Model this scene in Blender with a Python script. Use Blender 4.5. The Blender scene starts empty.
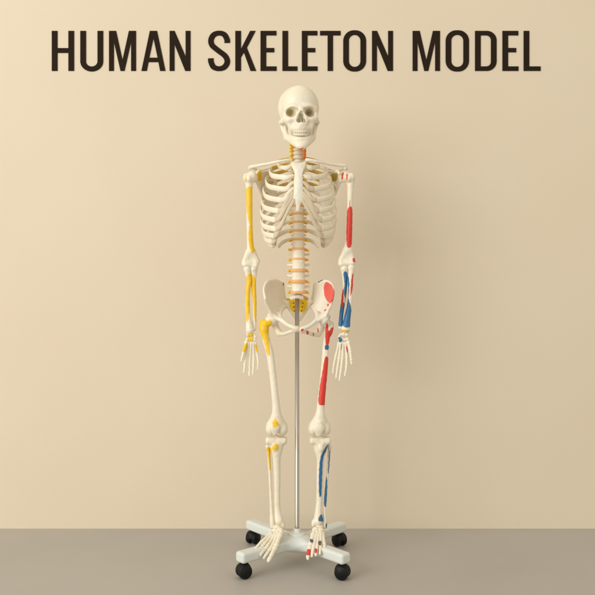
import bpy, math, random
import numpy as np
from mathutils import Vector, Matrix
random.seed(4)
scene = bpy.context.scene
C = scene.collection
R = math.radians

# ------------------------------------------------------------------ camera
CAM_D, CAM_Z, SC = 2.8, 0.95, 278.0         # camera distance, height, plan units (1/278 m) at the skeleton
cam_data = bpy.data.cameras.new('camera')
cam = bpy.data.objects.new('camera', cam_data)
C.objects.link(cam)
cam.location = (0, -CAM_D, CAM_Z)
cam.rotation_euler = (R(90), 0, 0)
cam_data.sensor_width = 36
cam_data.lens = 36 * (SC * CAM_D) / 595.0
cam_data.clip_end = 100
scene.camera = cam

# ------------------------------------------------------------------ light
world = bpy.data.worlds.new('World')
scene.world = world
world.use_nodes = True
world.node_tree.nodes['Background'].inputs[0].default_value = (1.0, 0.92, 0.785, 1)
world.node_tree.nodes['Background'].inputs[1].default_value = 0.80

def area_light(name, loc, target, size, size_y, power, col):
    d = bpy.data.lights.new(name, 'AREA')
    d.shape = 'RECTANGLE'; d.size = size; d.size_y = size_y
    d.energy = power; d.color = col
    o = bpy.data.objects.new(name, d); C.objects.link(o)
    o.location = loc
    o.rotation_euler = (Vector(target) - Vector(loc)).to_track_quat('-Z', 'Y').to_euler()
    return o
area_light('key_softbox', (-5.7, -5.5, 3.25), (0.1, 0.1, 0.85), 5.2, 5.0, 395, (1.0, 0.985, 0.95))

scene.view_settings.view_transform = 'Standard'
scene.view_settings.look = 'None'
scene.view_settings.exposure = 0
scene.view_settings.gamma = 1
scene.render.engine = 'CYCLES'
scene.cycles.max_bounces = 8

# ------------------------------------------------------------------ materials
def mat(name, col, rough=0.5, metal=0.0, spec=0.5, noise=0.0, nscale=8.0, bump=0.0, bscale=300.0, sss=0.0, attr=False, bdist=0.001, dark=None):
    m = bpy.data.materials.new(name); m.use_nodes = True
    nt = m.node_tree; N = nt.nodes; L = nt.links
    b = N['Principled BSDF']
    b.inputs['Roughness'].default_value = rough
    b.inputs['Metallic'].default_value = metal
    b.inputs['Specular IOR Level'].default_value = spec
    tc = N.new('ShaderNodeTexCoord')
    src = None
    if attr:
        a = N.new('ShaderNodeAttribute'); a.attribute_name = 'paint'
        src = a.outputs['Color']
    else:
        r = N.new('ShaderNodeRGB'); r.outputs[0].default_value = (*col, 1); src = r.outputs[0]
    if noise > 0:
        n = N.new('ShaderNodeTexNoise'); n.inputs['Scale'].default_value = nscale; n.inputs['Detail'].default_value = 6
        L.new(tc.outputs['Object'], n.inputs['Vector'])
        mp = N.new('ShaderNodeMapRange'); mp.inputs['From Min'].default_value = 0.3; mp.inputs['From Max'].default_value = 0.7
        L.new(n.outputs['Fac'], mp.inputs['Value'])
        mx = N.new('ShaderNodeMix'); mx.data_type = 'RGBA'; mx.blend_type = 'MULTIPLY'
        d = dark or (1 - noise, 1 - noise, 1 - noise)
        ml = N.new('ShaderNodeMath'); ml.operation = 'MULTIPLY'; ml.inputs[1].default_value = 1.0
        L.new(mp.outputs[0], ml.inputs[0]); L.new(ml.outputs[0], mx.inputs['Factor'])
        L.new(src, mx.inputs['A']); mx.inputs['B'].default_value = (*d, 1)
        src = mx.outputs['Result']
        rr = N.new('ShaderNodeMapRange'); rr.inputs['To Min'].default_value = max(0, rough - 0.07); rr.inputs['To Max'].default_value = min(1, rough + 0.1)
        L.new(n.outputs['Fac'], rr.inputs['Value']); L.new(rr.outputs[0], b.inputs['Roughness'])
    L.new(src, b.inputs['Base Color'])
    if bump > 0:
        n2 = N.new('ShaderNodeTexNoise'); n2.inputs['Scale'].default_value = bscale; n2.inputs['Detail'].default_value = 4
        L.new(tc.outputs['Object'], n2.inputs['Vector'])
        bp = N.new('ShaderNodeBump'); bp.inputs['Strength'].default_value = bump; bp.inputs['Distance'].default_value = bdist
        L.new(n2.outputs['Fac'], bp.inputs['Height']); L.new(bp.outputs[0], b.inputs['Normal'])
    if sss > 0:
        b.inputs['Subsurface Weight'].default_value = sss
        b.inputs['Subsurface Radius'].default_value = (1.0, 0.6, 0.35)
        b.inputs['Subsurface Scale'].default_value = 0.004
    return m

IVORY = (0.86, 0.815, 0.70)
BONE = mat('bone_plastic', IVORY, 0.42, attr=True, noise=0.1, nscale=26, bump=0.35, bscale=420, sss=0.12, dark=(0.95, 0.92, 0.83))
TOOTH = mat('tooth_enamel', (0.80, 0.73, 0.58), 0.35)
NERVE = mat('nerve_yellow', (0.88, 0.58, 0.03), 0.45, noise=0.1, nscale=60)
ARTERY = mat('artery_orange', (0.80, 0.22, 0.03), 0.45, noise=0.1, nscale=60)
DISC = mat('disc_rubber', (0.84, 0.47, 0.19), 0.55, noise=0.12, nscale=70)
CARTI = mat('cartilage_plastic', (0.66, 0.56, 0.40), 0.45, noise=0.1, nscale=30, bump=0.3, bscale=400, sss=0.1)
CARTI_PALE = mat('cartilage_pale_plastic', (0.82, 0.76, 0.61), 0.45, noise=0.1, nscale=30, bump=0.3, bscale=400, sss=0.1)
STEEL = mat('pole_steel', (0.50, 0.475, 0.43), 0.34, metal=1.0, noise=0.04, nscale=30)
SCREW = mat('screw_brass', (0.5, 0.4, 0.22), 0.3, metal=1.0)
BASEW = mat('base_white_enamel', (0.72, 0.765, 0.735), 0.38, noise=0.03, nscale=9, bump=0.12, bscale=500)
RUBBER = mat('caster_black_plastic', (0.008, 0.008, 0.008), 0.5, spec=0.25, noise=0.25, nscale=40, bump=0.2, bscale=300)
WALLM = mat('wall_paint', (0.745, 0.658, 0.522), 0.8, spec=0.2, noise=0.025, nscale=1.6, bump=0.12, bscale=160, dark=(0.975, 0.965, 0.95))
FLOORM = mat('floor_laminate', (0.46, 0.435, 0.40), 0.5, spec=0.35, noise=0.05, nscale=2.2, bump=0.1, bscale=220)
LETTER = mat('lettering_vinyl', (0.024, 0.0155, 0.0095), 0.85, spec=0.1, noise=0.08, nscale=12)

YEL = (0.90, 0.585, 0.015); RED = (0.72, 0.045, 0.03); BLU = (0.025, 0.155, 0.36); PNK = (0.82, 0.13, 0.11)
ORG = (0.80, 0.33, 0.04); OLV = (0.50, 0.36, 0.05); GRY = (0.12, 0.12, 0.15); ARTC = (0.80, 0.20, 0.05)

# ------------------------------------------------------------------ plan coordinates
def B(px, py, y=0.0):
    """plan position (skeleton-plane units measured off the photo) at a true depth y -> metres"""
    k = (CAM_D + y) / (CAM_D * SC)
    return np.array([(px - 297.5) * k, y, CAM_Z - (py - 297.5) * k])
def unB(co):
    k = (CAM_D + co[:, 1]) / (CAM_D * SC)
    return np.stack([297.5 + co[:, 0] / k, 297.5 - (co[:, 2] - CAM_Z) / k], 1)

# ------------------------------------------------------------------ distance-field modelling kit
class Prim:
    def __init__(s, f, lo, hi): s.f, s.lo, s.hi = f, np.array(lo, float), np.array(hi, float)

def cap(a, b, ra, rb=None):
    a = np.array(a, float); b = np.array(b, float); rb = ra if rb is None else rb
    d = b - a; dd = max(float(d @ d), 1e-12)
    def f(P):
        t = np.clip(((P - a) @ d) / dd, 0, 1)
        return np.sqrt((((P - a) - t[..., None] * d) ** 2).sum(-1)) - (ra + (rb - ra) * t)
    r = max(ra, rb)
    return Prim(f, np.minimum(a, b) - r, np.maximum(a, b) + r)

def dumb(a, b, re, rm, p=2.2, re2=None):
    a = np.array(a, float); b = np.array(b, float); d = b - a; dd = max(float(d @ d), 1e-12)
    re2 = re if re2 is None else re2
    def f(P):
        t = np.clip(((P - a) @ d) / dd, 0, 1)
        e = np.where(t < .5, re, re2)
        r = rm + (e - rm) * np.abs(2 * t - 1) ** p
        return np.sqrt((((P - a) - t[..., None] * d) ** 2).sum(-1)) - r
    r = max(re, re2, rm)
    return Prim(f, np.minimum(a, b) - r, np.maximum(a, b) + r)

def ell(c, r, rot=None):
    c = np.array(c, float); r = np.array(r if hasattr(r, '__len__') else (r, r, r), float)
    M = np.eye(3) if rot is None else np.array(Matrix.Rotation(R(rot[1]), 3, rot[0]))
    def f(P):
        q = (P - c) @ M
        k0 = np.sqrt(((q / r) ** 2).sum(-1)); k1 = np.sqrt(((q / (r * r)) ** 2).sum(-1)) + 1e-9
        return k0 * (k0 - 1) / k1
    m = r.max() if rot is not None else r
    return Prim(f, c - m, c + m)

def rbox(c, h, rr, rot=None):
    c = np.array(c, float); h = np.array(h, float)
    M = np.eye(3) if rot is None else np.array(Matrix.Rotation(R(rot[1]), 3, rot[0]))
    def f(P):
        q = np.abs((P - c) @ M) - (h - rr)
        return np.sqrt((np.maximum(q, 0) ** 2).sum(-1)) + np.minimum(q.max(-1), 0) - rr
    m = h if rot is None else np.linalg.norm(h)
    return Prim(f, c - m, c + m)

def crom(pts, n):
    pts = np.array(pts, float)
    P = np.vstack([2 * pts[0] - pts[1], pts, 2 * pts[-1] - pts[-2]])
    out = []
    for i in range(1, len(P) - 2):
        p0, p1, p2, p3 = P[i - 1:i + 3]
        for k in range(n):
            t = k / n
            out.append(.5 * (2 * p1 + (p2 - p0) * t + (2 * p0 - 5 * p1 + 4 * p2 - p3) * t * t + (3 * p1 - p0 - 3 * p2 + p3) * t ** 3))
    out.append(P[-2])
    return np.array(out)

def chain(pts, n=4):
    """pts: rows (x, y, z, r) in metres, smoothed"""
    q = crom(pts, n)
    caps = [cap(q[i][:3], q[i + 1][:3], q[i][3], q[i + 1][3]) for i in range(len(q) - 1)]
    def f(P):
        d = caps[0].f(P)
        for c in caps[1:]: d = np.minimum(d, c.f(P))
        return d
    return Prim(f, np.min([c.lo for c in caps], 0), np.max([c.hi for c in caps], 0))

def bc(rows, n=4):
    """rows (px, py, y, r)"""
    return chain([(*B(a, b, y), r) for a, b, y, r in rows], n)

class Cloud:                                     # a thick curved sheet, as many overlapping balls
    def __init__(s, pts, rad):
        s.pts, s.rad = np.array(pts), np.array(rad)
        s.lo = (s.pts - s.rad[:, None]).min(0); s.hi = (s.pts + s.rad[:, None]).max(0)
def sheet(grid, nu=9, nv=9):
    """grid[row][col] = (px, py, y, r)"""
    rows = [crom([(*B(a, b, y), r) for a, b, y, r in row], nu) for row in grid]
    rows = np.array(rows)
    pts = []
    for c in range(rows.shape[1]):
        pts.append(crom(rows[:, c, :], nv))
    pts = np.array(pts).reshape(-1, 4)
    return Cloud(pts[:, :3], pts[:, 3])

def smin(a, b, k):
    if k <= 0: return np.minimum(a, b)
    h = np.clip(.5 + .5 * (b - a) / k, 0, 1)
    return b * (1 - h) + a * h - k * h * (1 - h)

def build_field(items, h, k):
    """items: Prim / Cloud / ('-', Prim, k) / ('+', Prim, k)"""
    pos = [i for i in items if not isinstance(i, tuple)] + [i[1] for i in items if isinstance(i, tuple) and i[0] == '+']
    lo = np.min([p.lo for p in pos], 0) - 3 * h - k * .5; hi = np.max([p.hi for p in pos], 0) + 3 * h + k * .5
    n = np.ceil((hi - lo) / h).astype(int) + 1
    ax = [lo[i] + h * np.arange(n[i]) for i in range(3)]
    D = np.full(n, 1.0)
    for it in items:
        op, kk = '+', k
        if isinstance(it, tuple): op, it, kk = it
        if isinstance(it, Cloud):
            D2 = np.full(n, 1.0)
            for c, r in zip(it.pts, it.rad):
                a = np.maximum(np.floor((c - r - 3.5 * h - lo) / h).astype(int), 0); b = np.minimum(np.ceil((c + r + 3.5 * h - lo) / h).astype(int) + 1, n)
                s = tuple(slice(a[i], b[i]) for i in range(3))
                d = np.sqrt((ax[0][s[0]] - c[0])[:, None, None] ** 2 + (ax[1][s[1]] - c[1])[None, :, None] ** 2 + (ax[2][s[2]] - c[2])[None, None, :] ** 2) - r
                D2[s] = np.minimum(D2[s], d)
            D2 = np.where(D2 > .5, 1.0, D2)
            D = smin(D, D2, kk); continue
        mg = kk + 3 * h
        a = np.maximum(np.floor((it.lo - mg - lo) / h).astype(int), 0); b = np.minimum(np.ceil((it.hi + mg - lo) / h).astype(int) + 1, n)
        s = tuple(slice(a[i], max(b[i], a[i])) for i in range(3))
        P = np.stack(np.meshgrid(ax[0][s[0]], ax[1][s[1]], ax[2][s[2]], indexing='ij'), -1)
        if P.size == 0: continue
        d = it.f(P)
        D[s] = smin(D[s], d, kk) if op == '+' else -smin(-D[s], d, kk)
    return D, lo, h

def surface_nets(D, lo, h):
    ins = D < 0
    nx, ny, nz = D.shape
    cnt = np.zeros((nx - 1, ny - 1, nz - 1), np.int8)
    corners = [(i, j, k) for i in (0, 1) for j in (0, 1) for k in (0, 1)]
    for i, j, k in corners: cnt += ins[i:nx - 1 + i, j:ny - 1 + j, k:nz - 1 + k]
    cells = np.argwhere((cnt > 0) & (cnt < 8))
    idx = np.full(cnt.shape, -1, np.int64); idx[tuple(cells.T)] = np.arange(len(cells))
    acc = np.zeros((len(cells), 3)); num = np.zeros(len(cells))
    for a in corners:
        for axis in range(3):
            if a[axis]: continue
            b = list(a); b[axis] = 1
            va = D[cells[:, 0] + a[0], cells[:, 1] + a[1], cells[:, 2] + a[2]]
            vb = D[cells[:, 0] + b[0], cells[:, 1] + b[1], cells[:, 2] + b[2]]
            m = (va < 0) != (vb < 0)
            t = np.where(m, va / np.where(m, va - vb, 1), 0)
            p = np.array(a, float)[None, :] + t[:, None] * (np.array(b) - np.array(a))[None, :]
            acc += p * m[:, None]; num += m
    V = lo + h * (cells + acc / num[:, None])
    F = []
    for axis in range(3):
        u, v = (axis + 1) % 3, (axis + 2) % 3
        sl0 = [slice(None)] * 3; sl1 = [slice(None)] * 3
        sl0[axis] = slice(0, -1); sl1[axis] = slice(1, None)
        a = ins[tuple(sl0)]; b = ins[tuple(sl1)]
        e = np.argwhere(a != b)
        e = e[(e[:, u] > 0) & (e[:, v] > 0) & (e[:, u] < D.shape[u] - 1) & (e[:, v] < D.shape[v] - 1)]
        if not len(e): continue
        eu = np.zeros(3, int); eu[u] = 1; ev = np.zeros(3, int); ev[v] = 1
        q = np.stack([idx[tuple((e - eu - ev).T)], idx[tuple((e - ev).T)], idx[tuple(e.T)], idx[tuple((e - eu).T)]], 1)
        flip = ~a[tuple(e.T)]
        q[flip] = q[flip][:, ::-1]
        F.append(q)
    return V, np.vstack(F)

def poly_in(P, poly):
    x, y = P[:, 0], P[:, 1]; inside = np.zeros(len(P), bool); n = len(poly)
    for i in range(n):
        x1, y1 = poly[i]; x2, y2 = poly[(i + 1) % n]
        if y1 == y2: continue
        inside ^= ((y1 > y) != (y2 > y)) & (x < (x2 - x1) * (y - y1) / (y2 - y1) + x1)
    return inside

def relax(V, F, it=2, lam=.5):
    n = len(V)
    for _ in range(it):
        acc = np.zeros_like(V); num = np.zeros(n)
        for a in range(4):
            i, j = F[:, a], F[:, (a + 1) % 4]
            for c in range(3):
                acc[:, c] += np.bincount(i, V[j, c], n) + np.bincount(j, V[i, c], n)
            num += np.bincount(i, minlength=n) + np.bincount(j, minlength=n)
        V = V + lam * (acc / num[:, None] - V)
    return V

def link_mesh(name, V, F, material, parent, base=IVORY, paint=None, smooth=True):
    root = parent
    off = np.zeros(3)
    while root is not None:
        off = off + np.array(root.location); root = root.parent
    me = bpy.data.meshes.new(name)
    V = np.asarray(V, float); F = np.asarray(F)
    me.vertices.add(len(V)); me.vertices.foreach_set('co', (V - off).astype(np.float32).ravel())
    k = F.shape[1]
    me.loops.add(F.size); me.loops.foreach_set('vertex_index', F.astype(np.int32).ravel())
    me.polygons.add(len(F)); me.polygons.foreach_set('loop_start', np.arange(0, F.size, k, dtype=np.int32))
    me.polygons.foreach_set('use_smooth', np.full(len(F), smooth))
    me.update(calc_edges=True); me.validate()
    if material is BONE:
        col = np.ones((len(V), 4), np.float32); col[:, :3] = base
        if paint:
            q = unB(V)
            q = q + .12 * np.stack([np.sin(q[:, 1] * .9) + .4 * np.sin(q[:, 1] * 1.9 + 1), np.sin(q[:, 0] * 1.1) + .4 * np.sin(q[:, 0] * 2.3)], 1)
            js = [(-.18, -.06), (.06, -.18), (.18, .06), (-.06, .18)]
            for colr, poly in paint:
                for _ in range(2):
                    poly = [tuple(np.array(poly[i]) * (1 - t) + np.array(poly[(i + 1) % len(poly)]) * t) for i in range(len(poly)) for t in (.2, .8)]
                w = sum(poly_in(q + np.array(j), poly).astype(float) for j in js)[:, None] / 4
                col[:, :3] = col[:, :3] * (1 - w) + np.array(colr) * w
        at = me.attributes.new('paint', 'FLOAT_COLOR', 'POINT'); at.data.foreach_set('color', col.ravel())
    me.materials.append(material)
    o = bpy.data.objects.new(name, me); C.objects.link(o)
    if parent is not None: o.parent = parent
    return o

def sculpt(name, items, parent, h=.0015, k=.006, material=None, paint=None, M=None, base=IVORY, rough=.00022, it=2):
    D, lo, h = build_field(items, h, k)
    if rough:
        nx, ny, nz = D.shape
        X = (lo[0] + h * np.arange(nx))[:, None, None]; Y = (lo[1] + h * np.arange(ny))[None, :, None]; Z = (lo[2] + h * np.arange(nz))[None, None, :]
        D = D + rough * (np.sin(X * 310 + 2 * np.sin(Z * 170)) * np.sin(Y * 290 + 1.7) + np.sin(Z * 240 + 2 * np.sin(X * 200)) * np.sin(Y * 330) + .7 * np.sin(X * 620 + Z * 400) * np.sin(Z * 510 - Y * 480))
    V, F = surface_nets(D, lo, h)
    V = relax(V, F, it)
    if M is not None: V = V @ np.array(M.to_3x3()).T + np.array(M.translation)
    return link_mesh(name, V, F, material or BONE, parent, base, paint)

def sweep(name, pts, ru, rv, normals, parent, material=None, paint=None, nseg=12, base=IVORY):
    pts = np.array(pts); n = len(pts)
    T = np.gradient(pts, axis=0); T /= np.linalg.norm(T, axis=1)[:, None]
    V = []; 
    ru = np.broadcast_to(ru, n); rv = np.broadcast_to(rv, n)
    for i in range(n):
        N = np.array(normals[i], float); N -= T[i] * (N @ T[i]); N /= np.linalg.norm(N) + 1e-9
        Bn = np.cross(T[i], N)
        for j in range(nseg):
            a = 2 * math.pi * j / nseg
            V.append(pts[i] + Bn * math.cos(a) * ru[i] + N * math.sin(a) * rv[i])
    F = [(i * nseg + j, i * nseg + (j + 1) % nseg, (i + 1) * nseg + (j + 1) % nseg, (i + 1) * nseg + j) for i in range(n - 1) for j in range(nseg)]
    V.append(pts[0] - T[0] * min(ru[0], rv[0]) * .6); V.append(pts[-1] + T[-1] * min(ru[-1], rv[-1]) * .6)
    a0, a1 = len(V) - 2, len(V) - 1
    for j in range(0, nseg, 2):
        F.append((a0, (j + 2) % nseg, j + 1, j)); b = (n - 1) * nseg
        F.append((a1, b + j, b + j + 1, b + (j + 2) % nseg))
    return link_mesh(name, V, np.array(F), material or BONE, parent, base, paint)

def lathe(name, prof, parent, material, M=None, n=40):
    V = []; F = []
    for r, z in prof:
        for j in range(n):
            a = 2 * math.pi * j / n; V.append((r * math.cos(a), r * math.sin(a), z))
    for i in range(len(prof) - 1):
        for j in range(n): F.append((i * n + j, i * n + (j + 1) % n, (i + 1) * n + (j + 1) % n, (i + 1) * n + j))
    V = np.array(V)
    if M is not None: V = V @ np.array(M.to_3x3()).T + np.array(M.translation)
    o = link_mesh(name, V, np.array(F), material, parent)
    return o

def thing(name, loc, label, cat, group=None):
    o = bpy.data.objects.new(name, None); C.objects.link(o); o.location = loc
    o['label'] = label; o['category'] = cat; o.empty_display_size = .1
    if group: o['group'] = group
    return o

def grid_plane(name, a, b, c, d, m, kind=None, n=2):
    V = np.array([a, b, c, d], float)
    o = link_mesh(name, V, np.array([[0, 1, 2, 3]]), m, None, smooth=False)
    if kind: o['kind'] = kind
    return o

# ================================================================== SETTING
WY = 0.40
grid_plane('floor', (-8, -7, 0), (8, -7, 0), (8, WY + .02, 0), (-8, WY + .02, 0), FLOORM, 'structure')
grid_plane('wall', (-8, WY, -.01), (8, WY, -.01), (8, WY, 5), (-8, WY, 5), WALLM, 'structure')

# ================================================================== WALL LETTERING
LY = WY - .0015
lettering = thing('wall_lettering', B(297.5, 51, LY), 'large dark brown capital lettering reading HUMAN SKELETON MODEL across the top of the beige wall', 'lettering')
def rr(w, h, x0=0, y0=0, r=None, n=10, tl=True, bl=True):
    """rounded rectangle outline; square left corners if tl/bl are False"""
    r = min(w, h) / 2 if r is None else r
    out = []
    for cx, cy, a0, rnd in ((w - r, r, -90, True), (w - r, h - r, 0, True), (r, h - r, 90, tl), (r, r, 180, bl)):
        if rnd:
            for i in range(n + 1):
                a = R(a0 + 90 * i / n); out.append((x0 + cx + r * math.cos(a) , y0 + cy + r * math.sin(a)))
        else:
            out.append((x0 + (0 if a0 in (90, 180) else w), y0 + (h if a0 == 90 else 0)))
    return out
HH, ST, HB = 40.0, 5.7, 4.8
def squash(pl, cy, f): return [(x, cy + (y - cy) * f) for x, y in pl]
def gl(ch, w):
    H = HH; s = ST
    if ch == 'H': return [[(0, 0), (s, 0), (s, 18), (w - s, 18), (w - s, 0), (w, 0), (w, H), (w - s, H), (w - s, 18 + HB), (s, 18 + HB), (s, H), (0, H)]]
    if ch == 'U':
        o = []; r = w / 2
        for i in range(21):
            a = R(180 + 180 * i / 20); o.append((r + r * math.cos(a), 9.6 + 10.2 * math.sin(a)))
        o += [(w, H), (w - s, H)]
        ri = r - s
        for i in range(21):
            a = R(360 - 180 * i / 20); o.append((r + ri * math.cos(a), 9.6 + 5.2 * math.sin(a)))
        o += [(s, H), (0, H)]
        return [o]
    if ch == 'M':
        s2 = 4.9; c = w / 2
        return [[(0, 0), (s2, 0), (s2, 29), (c - 2.0, 0), (c + 2.0, 0), (w - s2, 29), (w - s2, 0), (w, 0), (w, H), (w - 7.1, H), (c, 11.0), (7.1, H), (0, H)]]
    if ch == 'A':
        c = w / 2
        return [[(0, 0), (5.4, 0), (7.1, 8.8), (w - 7.1, 8.8), (w - 5.4, 0), (w, 0), (c + 3.6, H), (c - 3.6, H)], [(7.9, 13.2), (c, 32.5), (w - 7.9, 13.2)]]
    if ch == 'N': return [[(0, 0), (4.9, 0), (4.9, 26.5), (w - 5.3, 0), (w, 0), (w, H), (w - 4.9, H), (w - 4.9, 14.5), (5.0, H), (0, H)]]
    if ch == 'K': return [[(0, 0), (s, 0), (s, 13.5), (8.6, 18.4), (w - 5.7, 0), (w, 0), (11.6, 23.2), (w - .6, H), (w - 6.1, H), (s, 22.0), (s, H), (0, H)]]
    if ch == 'E': return [[(0, 0), (w, 0), (w, 4.5), (s, 4.5), (s, 18.6), (w - 2.3, 18.6), (w - 2.3, 22.9), (s, 22.9), (s, 35.5), (w - .2, 35.5), (w - .2, H), (0, H)]]
    if ch == 'L': return [[(0, 0), (w, 0), (w, 4.5), (s, 4.5), (s, H), (0, H)]]
    if ch == 'T': return [[(w / 2 - 2.7, 0), (w / 2 + 2.7, 0), (w / 2 + 2.7, 35.5), (w, 35.5), (w, H), (0, H), (0, 35.5), (w / 2 - 2.7, 35.5)]]
    if ch == 'O': return [rr(w, H + 1.2, 0, -.6, r=10.6), rr(w - 2 * s, H - 8.0, s, 4.0, r=5.8)]
    if ch == 'D': return [rr(w, H, 0, 0, r=9.6, tl=False, bl=False), rr(w - 2 * s, H - 9.0, s, 4.5, r=4.8, tl=False, bl=False)]
    if ch == 'S':
        p = crom([(w - 3.2, 28), (w - 3.4, 31.5), (w - 6.2, 36.3), (w / 2, 37.8), (6, 36.1), (3.2, 31.0), (4.4, 25.6), (w / 2 - 1.2, 20.6), (w - 5.2, 14.8), (w - 3.1, 9.0), (w - 6, 3.9), (w / 2, 2.2), (5.8, 3.9), (3.3, 8.8), (3.0, 12.6)], 6)
        T = np.gradient(p, axis=0); T /= np.linalg.norm(T, axis=1)[:, None]
        Nn = np.stack([-T[:, 1], T[:, 0]], 1)
        wd = (2.35 + .45 * np.abs(T[:, 1]))[:, None]
        return [list(map(tuple, np.vstack([p + Nn * wd, (p - Nn * wd)[::-1]])))]
letters = [('H', 51.8, 74.1), ('U', 80.3, 103.2), ('M', 109, 136), ('A', 141.4, 165.5), ('N', 169.6, 190.5),
           ('S', 207.8, 230.4), ('K', 235.3, 256.2), ('E', 260.5, 276.6), ('L', 282.4, 297.5), ('E', 301.8, 317.6), ('T', 320, 340.6), ('O', 343.2, 366.1), ('N', 372, 393),
           ('M', 412.6, 440), ('O', 445.6, 469), ('D', 475, 496.6), ('E', 502.4, 518.5), ('L', 523.6, 540.6)]
for ch, x0, x1 in letters:
    cu = bpy.data.curves.new('letter', 'CURVE'); cu.dimensions = '2D'; cu.fill_mode = 'BOTH'
    cu.extrude = .0012
    for pl in gl(ch, x1 - x0):
        sp = cu.splines.new('POLY'); sp.points.add(len(pl) - 1); sp.use_cyclic_u = True
        for p, (x, y) in zip(sp.points, pl):
            q = B(x0 + x, 70.9 - y, LY)
            p.co = (q[0], q[2], 0, 1)
    tmp = bpy.data.objects.new('tmp', cu); C.objects.link(tmp)
    dg = bpy.context.evaluated_depsgraph_get()
    me = bpy.data.meshes.new_from_object(tmp.evaluated_get(dg))
    bpy.data.objects.remove(tmp)
    co = np.empty(len(me.vertices) * 3, np.float32); me.vertices.foreach_get('co', co); co = co.reshape(-1, 3)
    L0 = np.array(lettering.location)
    co2 = np.stack([co[:, 0], np.full(len(co), LY) - co[:, 2], co[:, 1]], 1) - L0
    me.vertices.foreach_set('co', co2.astype(np.float32).ravel()); me.update()
    me.name = 'letter'; me.materials.clear(); me.materials.append(LETTER)
    o = bpy.data.objects.new('letter', me); C.objects.link(o); o.parent = lettering

# ================================================================== STAND
stand = thing('rolling_stand', (0, 0, 0), 'white four armed rolling base with upright steel pole and black casters, carrying the skeleton', 'stand')
ends = [(-.182, -.162), (.152, -.172), (-.171, .205), (.160, .178)]
items = [ell((0, 0, .071), (.066, .060, .030)), ]
arms = []
for ex, ey in ends:
    L = math.hypot(ex, ey); a = math.degrees(math.atan2(ey, ex))
    arms.append(rbox((ex * .53, ey * .53, .072), (L * .53 + .006, .0225, .0185), .010, ('Z', a)))
sculpt('base', items + arms, stand, h=.002, k=.022, material=BASEW, rough=0, it=3)
px0 = B(296.8, 300, 0)[0]
lathe('pole', [(0, .085), (.0082, .085), (.0082, .13), (.0078, .131), (.0078, B(298, 298.6)[2]), (.0, B(298, 298.6)[2])], stand, STEEL, Matrix.Translation((px0 + .001, 0, 0)))
lathe('pole_flange', [(0, .094), (.032, .094), (.034, .097), (.034, .1015), (.031, .1045), (.016, .106), (.0125, .109), (.0125, .118), (.011, .120), (0, .120)], stand, BASEW, Matrix.Translation((px0 + .001, 0, 0)))
cast_yaw = [25, -20, 60, -55]
first = None
def caster_parts():
    r, hw = .0245, .0105
    for s in (-1, 1):
        prof = [(0, -hw), (.012, -hw), (.0135, -hw * .75), (r - .005, -hw * .8), (r - .0015, -hw * .6), (r, -hw * .2), (r, hw * .2), (r - .0015, hw * .6), (r - .005, hw * .85), (.0135, hw * .8), (.012, hw), (0, hw)]
        yield 'wheel', prof, Matrix.Translation((0, s * .0135, .0245)) @ Matrix.Rotation(R(90), 4, 'X')
for (ex, ey), yw in zip(ends, cast_yaw):
    M0 = Matrix.Translation((ex, ey, 0)) @ Matrix.Rotation(R(yw), 4, 'Z')
    # hood over the twin wheels
    hood_items = [ell((-.002, 0, .030), (.0225, .0225, .0225)), ('-', rbox((0, 0, .0), (.04, .04, .021), .002), .003), ('-', rbox((0, .0145, .02), (.027, .0105, .03), .002), .0015), ('-', rbox((0, -.0145, .02), (.027, .0105, .03), .002), .0015)]
    cas = sculpt('caster', [ell((-.001, 0, .028), (.0262, .0255, .0262)), cap((0, 0, .04), (0, 0, .056), .011),
                            ('-', rbox((0, 0, -.012), (.04, .04, .034), .001), .002)], stand, h=.0013, k=.004, material=RUBBER, M=M0, rough=0)
    for nm, prof, m in caster_parts():
        lathe(nm, prof, cas, RUBBER, M0 @ m, 36)

# ================================================================== SKELETON
sk = thing('skeleton_model', B(297.5, 550, 0) * np.array([1, 1, 0]), 'ivory human skeleton with yellow, red and blue painted patches, mounted on a steel pole', 'skeleton')

# ---- skull
yaw = Matrix.Rotation(R(4), 4, 'Z') @ Matrix.Rotation(R(-1.0), 4, 'Y')
MS = Matrix.Translation(Vector((B(299.4, 112.0, -.09)[0], -.015, B(299, 111.8, -.09)[2]))) @ yaw
it = [ell((0, .030, .040), (.0740, .092, .0765)), ell((0, -.026, .038), (.061, .050, .066)), ell((0, .03, -.022), (.052, .055, .030)),
      ell((0, -.022, -.018), (.042, .050, .036)), ell((0, -.020, -.046), (.030, .030, .030))]
it += [('-', ell((s * .075, -.036, -.004), (.017, .032, .024)), .012) for s in (1, -1)]
it += [chain([(-.049, -.058, .014, .0066), (-.036, -.070, .0200, .0075), (-.018, -.077, .0195, .0078), (0, -.077, .016, .0078), (.018, -.077, .0195, .0078), (.036, -.070, .0200, .0075), (.049, -.058, .014, .0066)])]
for s in (1, -1):
    it += [chain([(s * .050, -.058, .014, .0075), (s * .0535, -.054, 0, .0070), (s * .050, -.059, -.018, .0085)]),
           chain([(s * .052, -.056, -.018, .0085), (s * .040, -.067, -.024, .0100), (s * .024, -.073, -.024, .0080), (s * .013, -.077, -.012, .0050)]),
           chain([(s * .052, -.052, -.024, .0090), (s * .063, -.030, -.025, .0064), (s * .0675, -.004, -.022, .0056), (s * .066, .020, -.016, .0072)]),
           chain([(s * .042, -.060, -.030, .010), (s * .031, -.058, -.052, .012)]),
           ell((s * .031, -.036, -.055), (.013, .022, .022)),
           chain([(s * .059, .030, -.016, .013), (s * .055, .022, -.046, .0085)])]
it += [ell((0, -.050, -.043), (.034, .034, .028)), ell((0, -.0545, -.058), (.0305, .031, .0140)), ell((0, -.073, -.050), (.016, .012, .013))]
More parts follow.
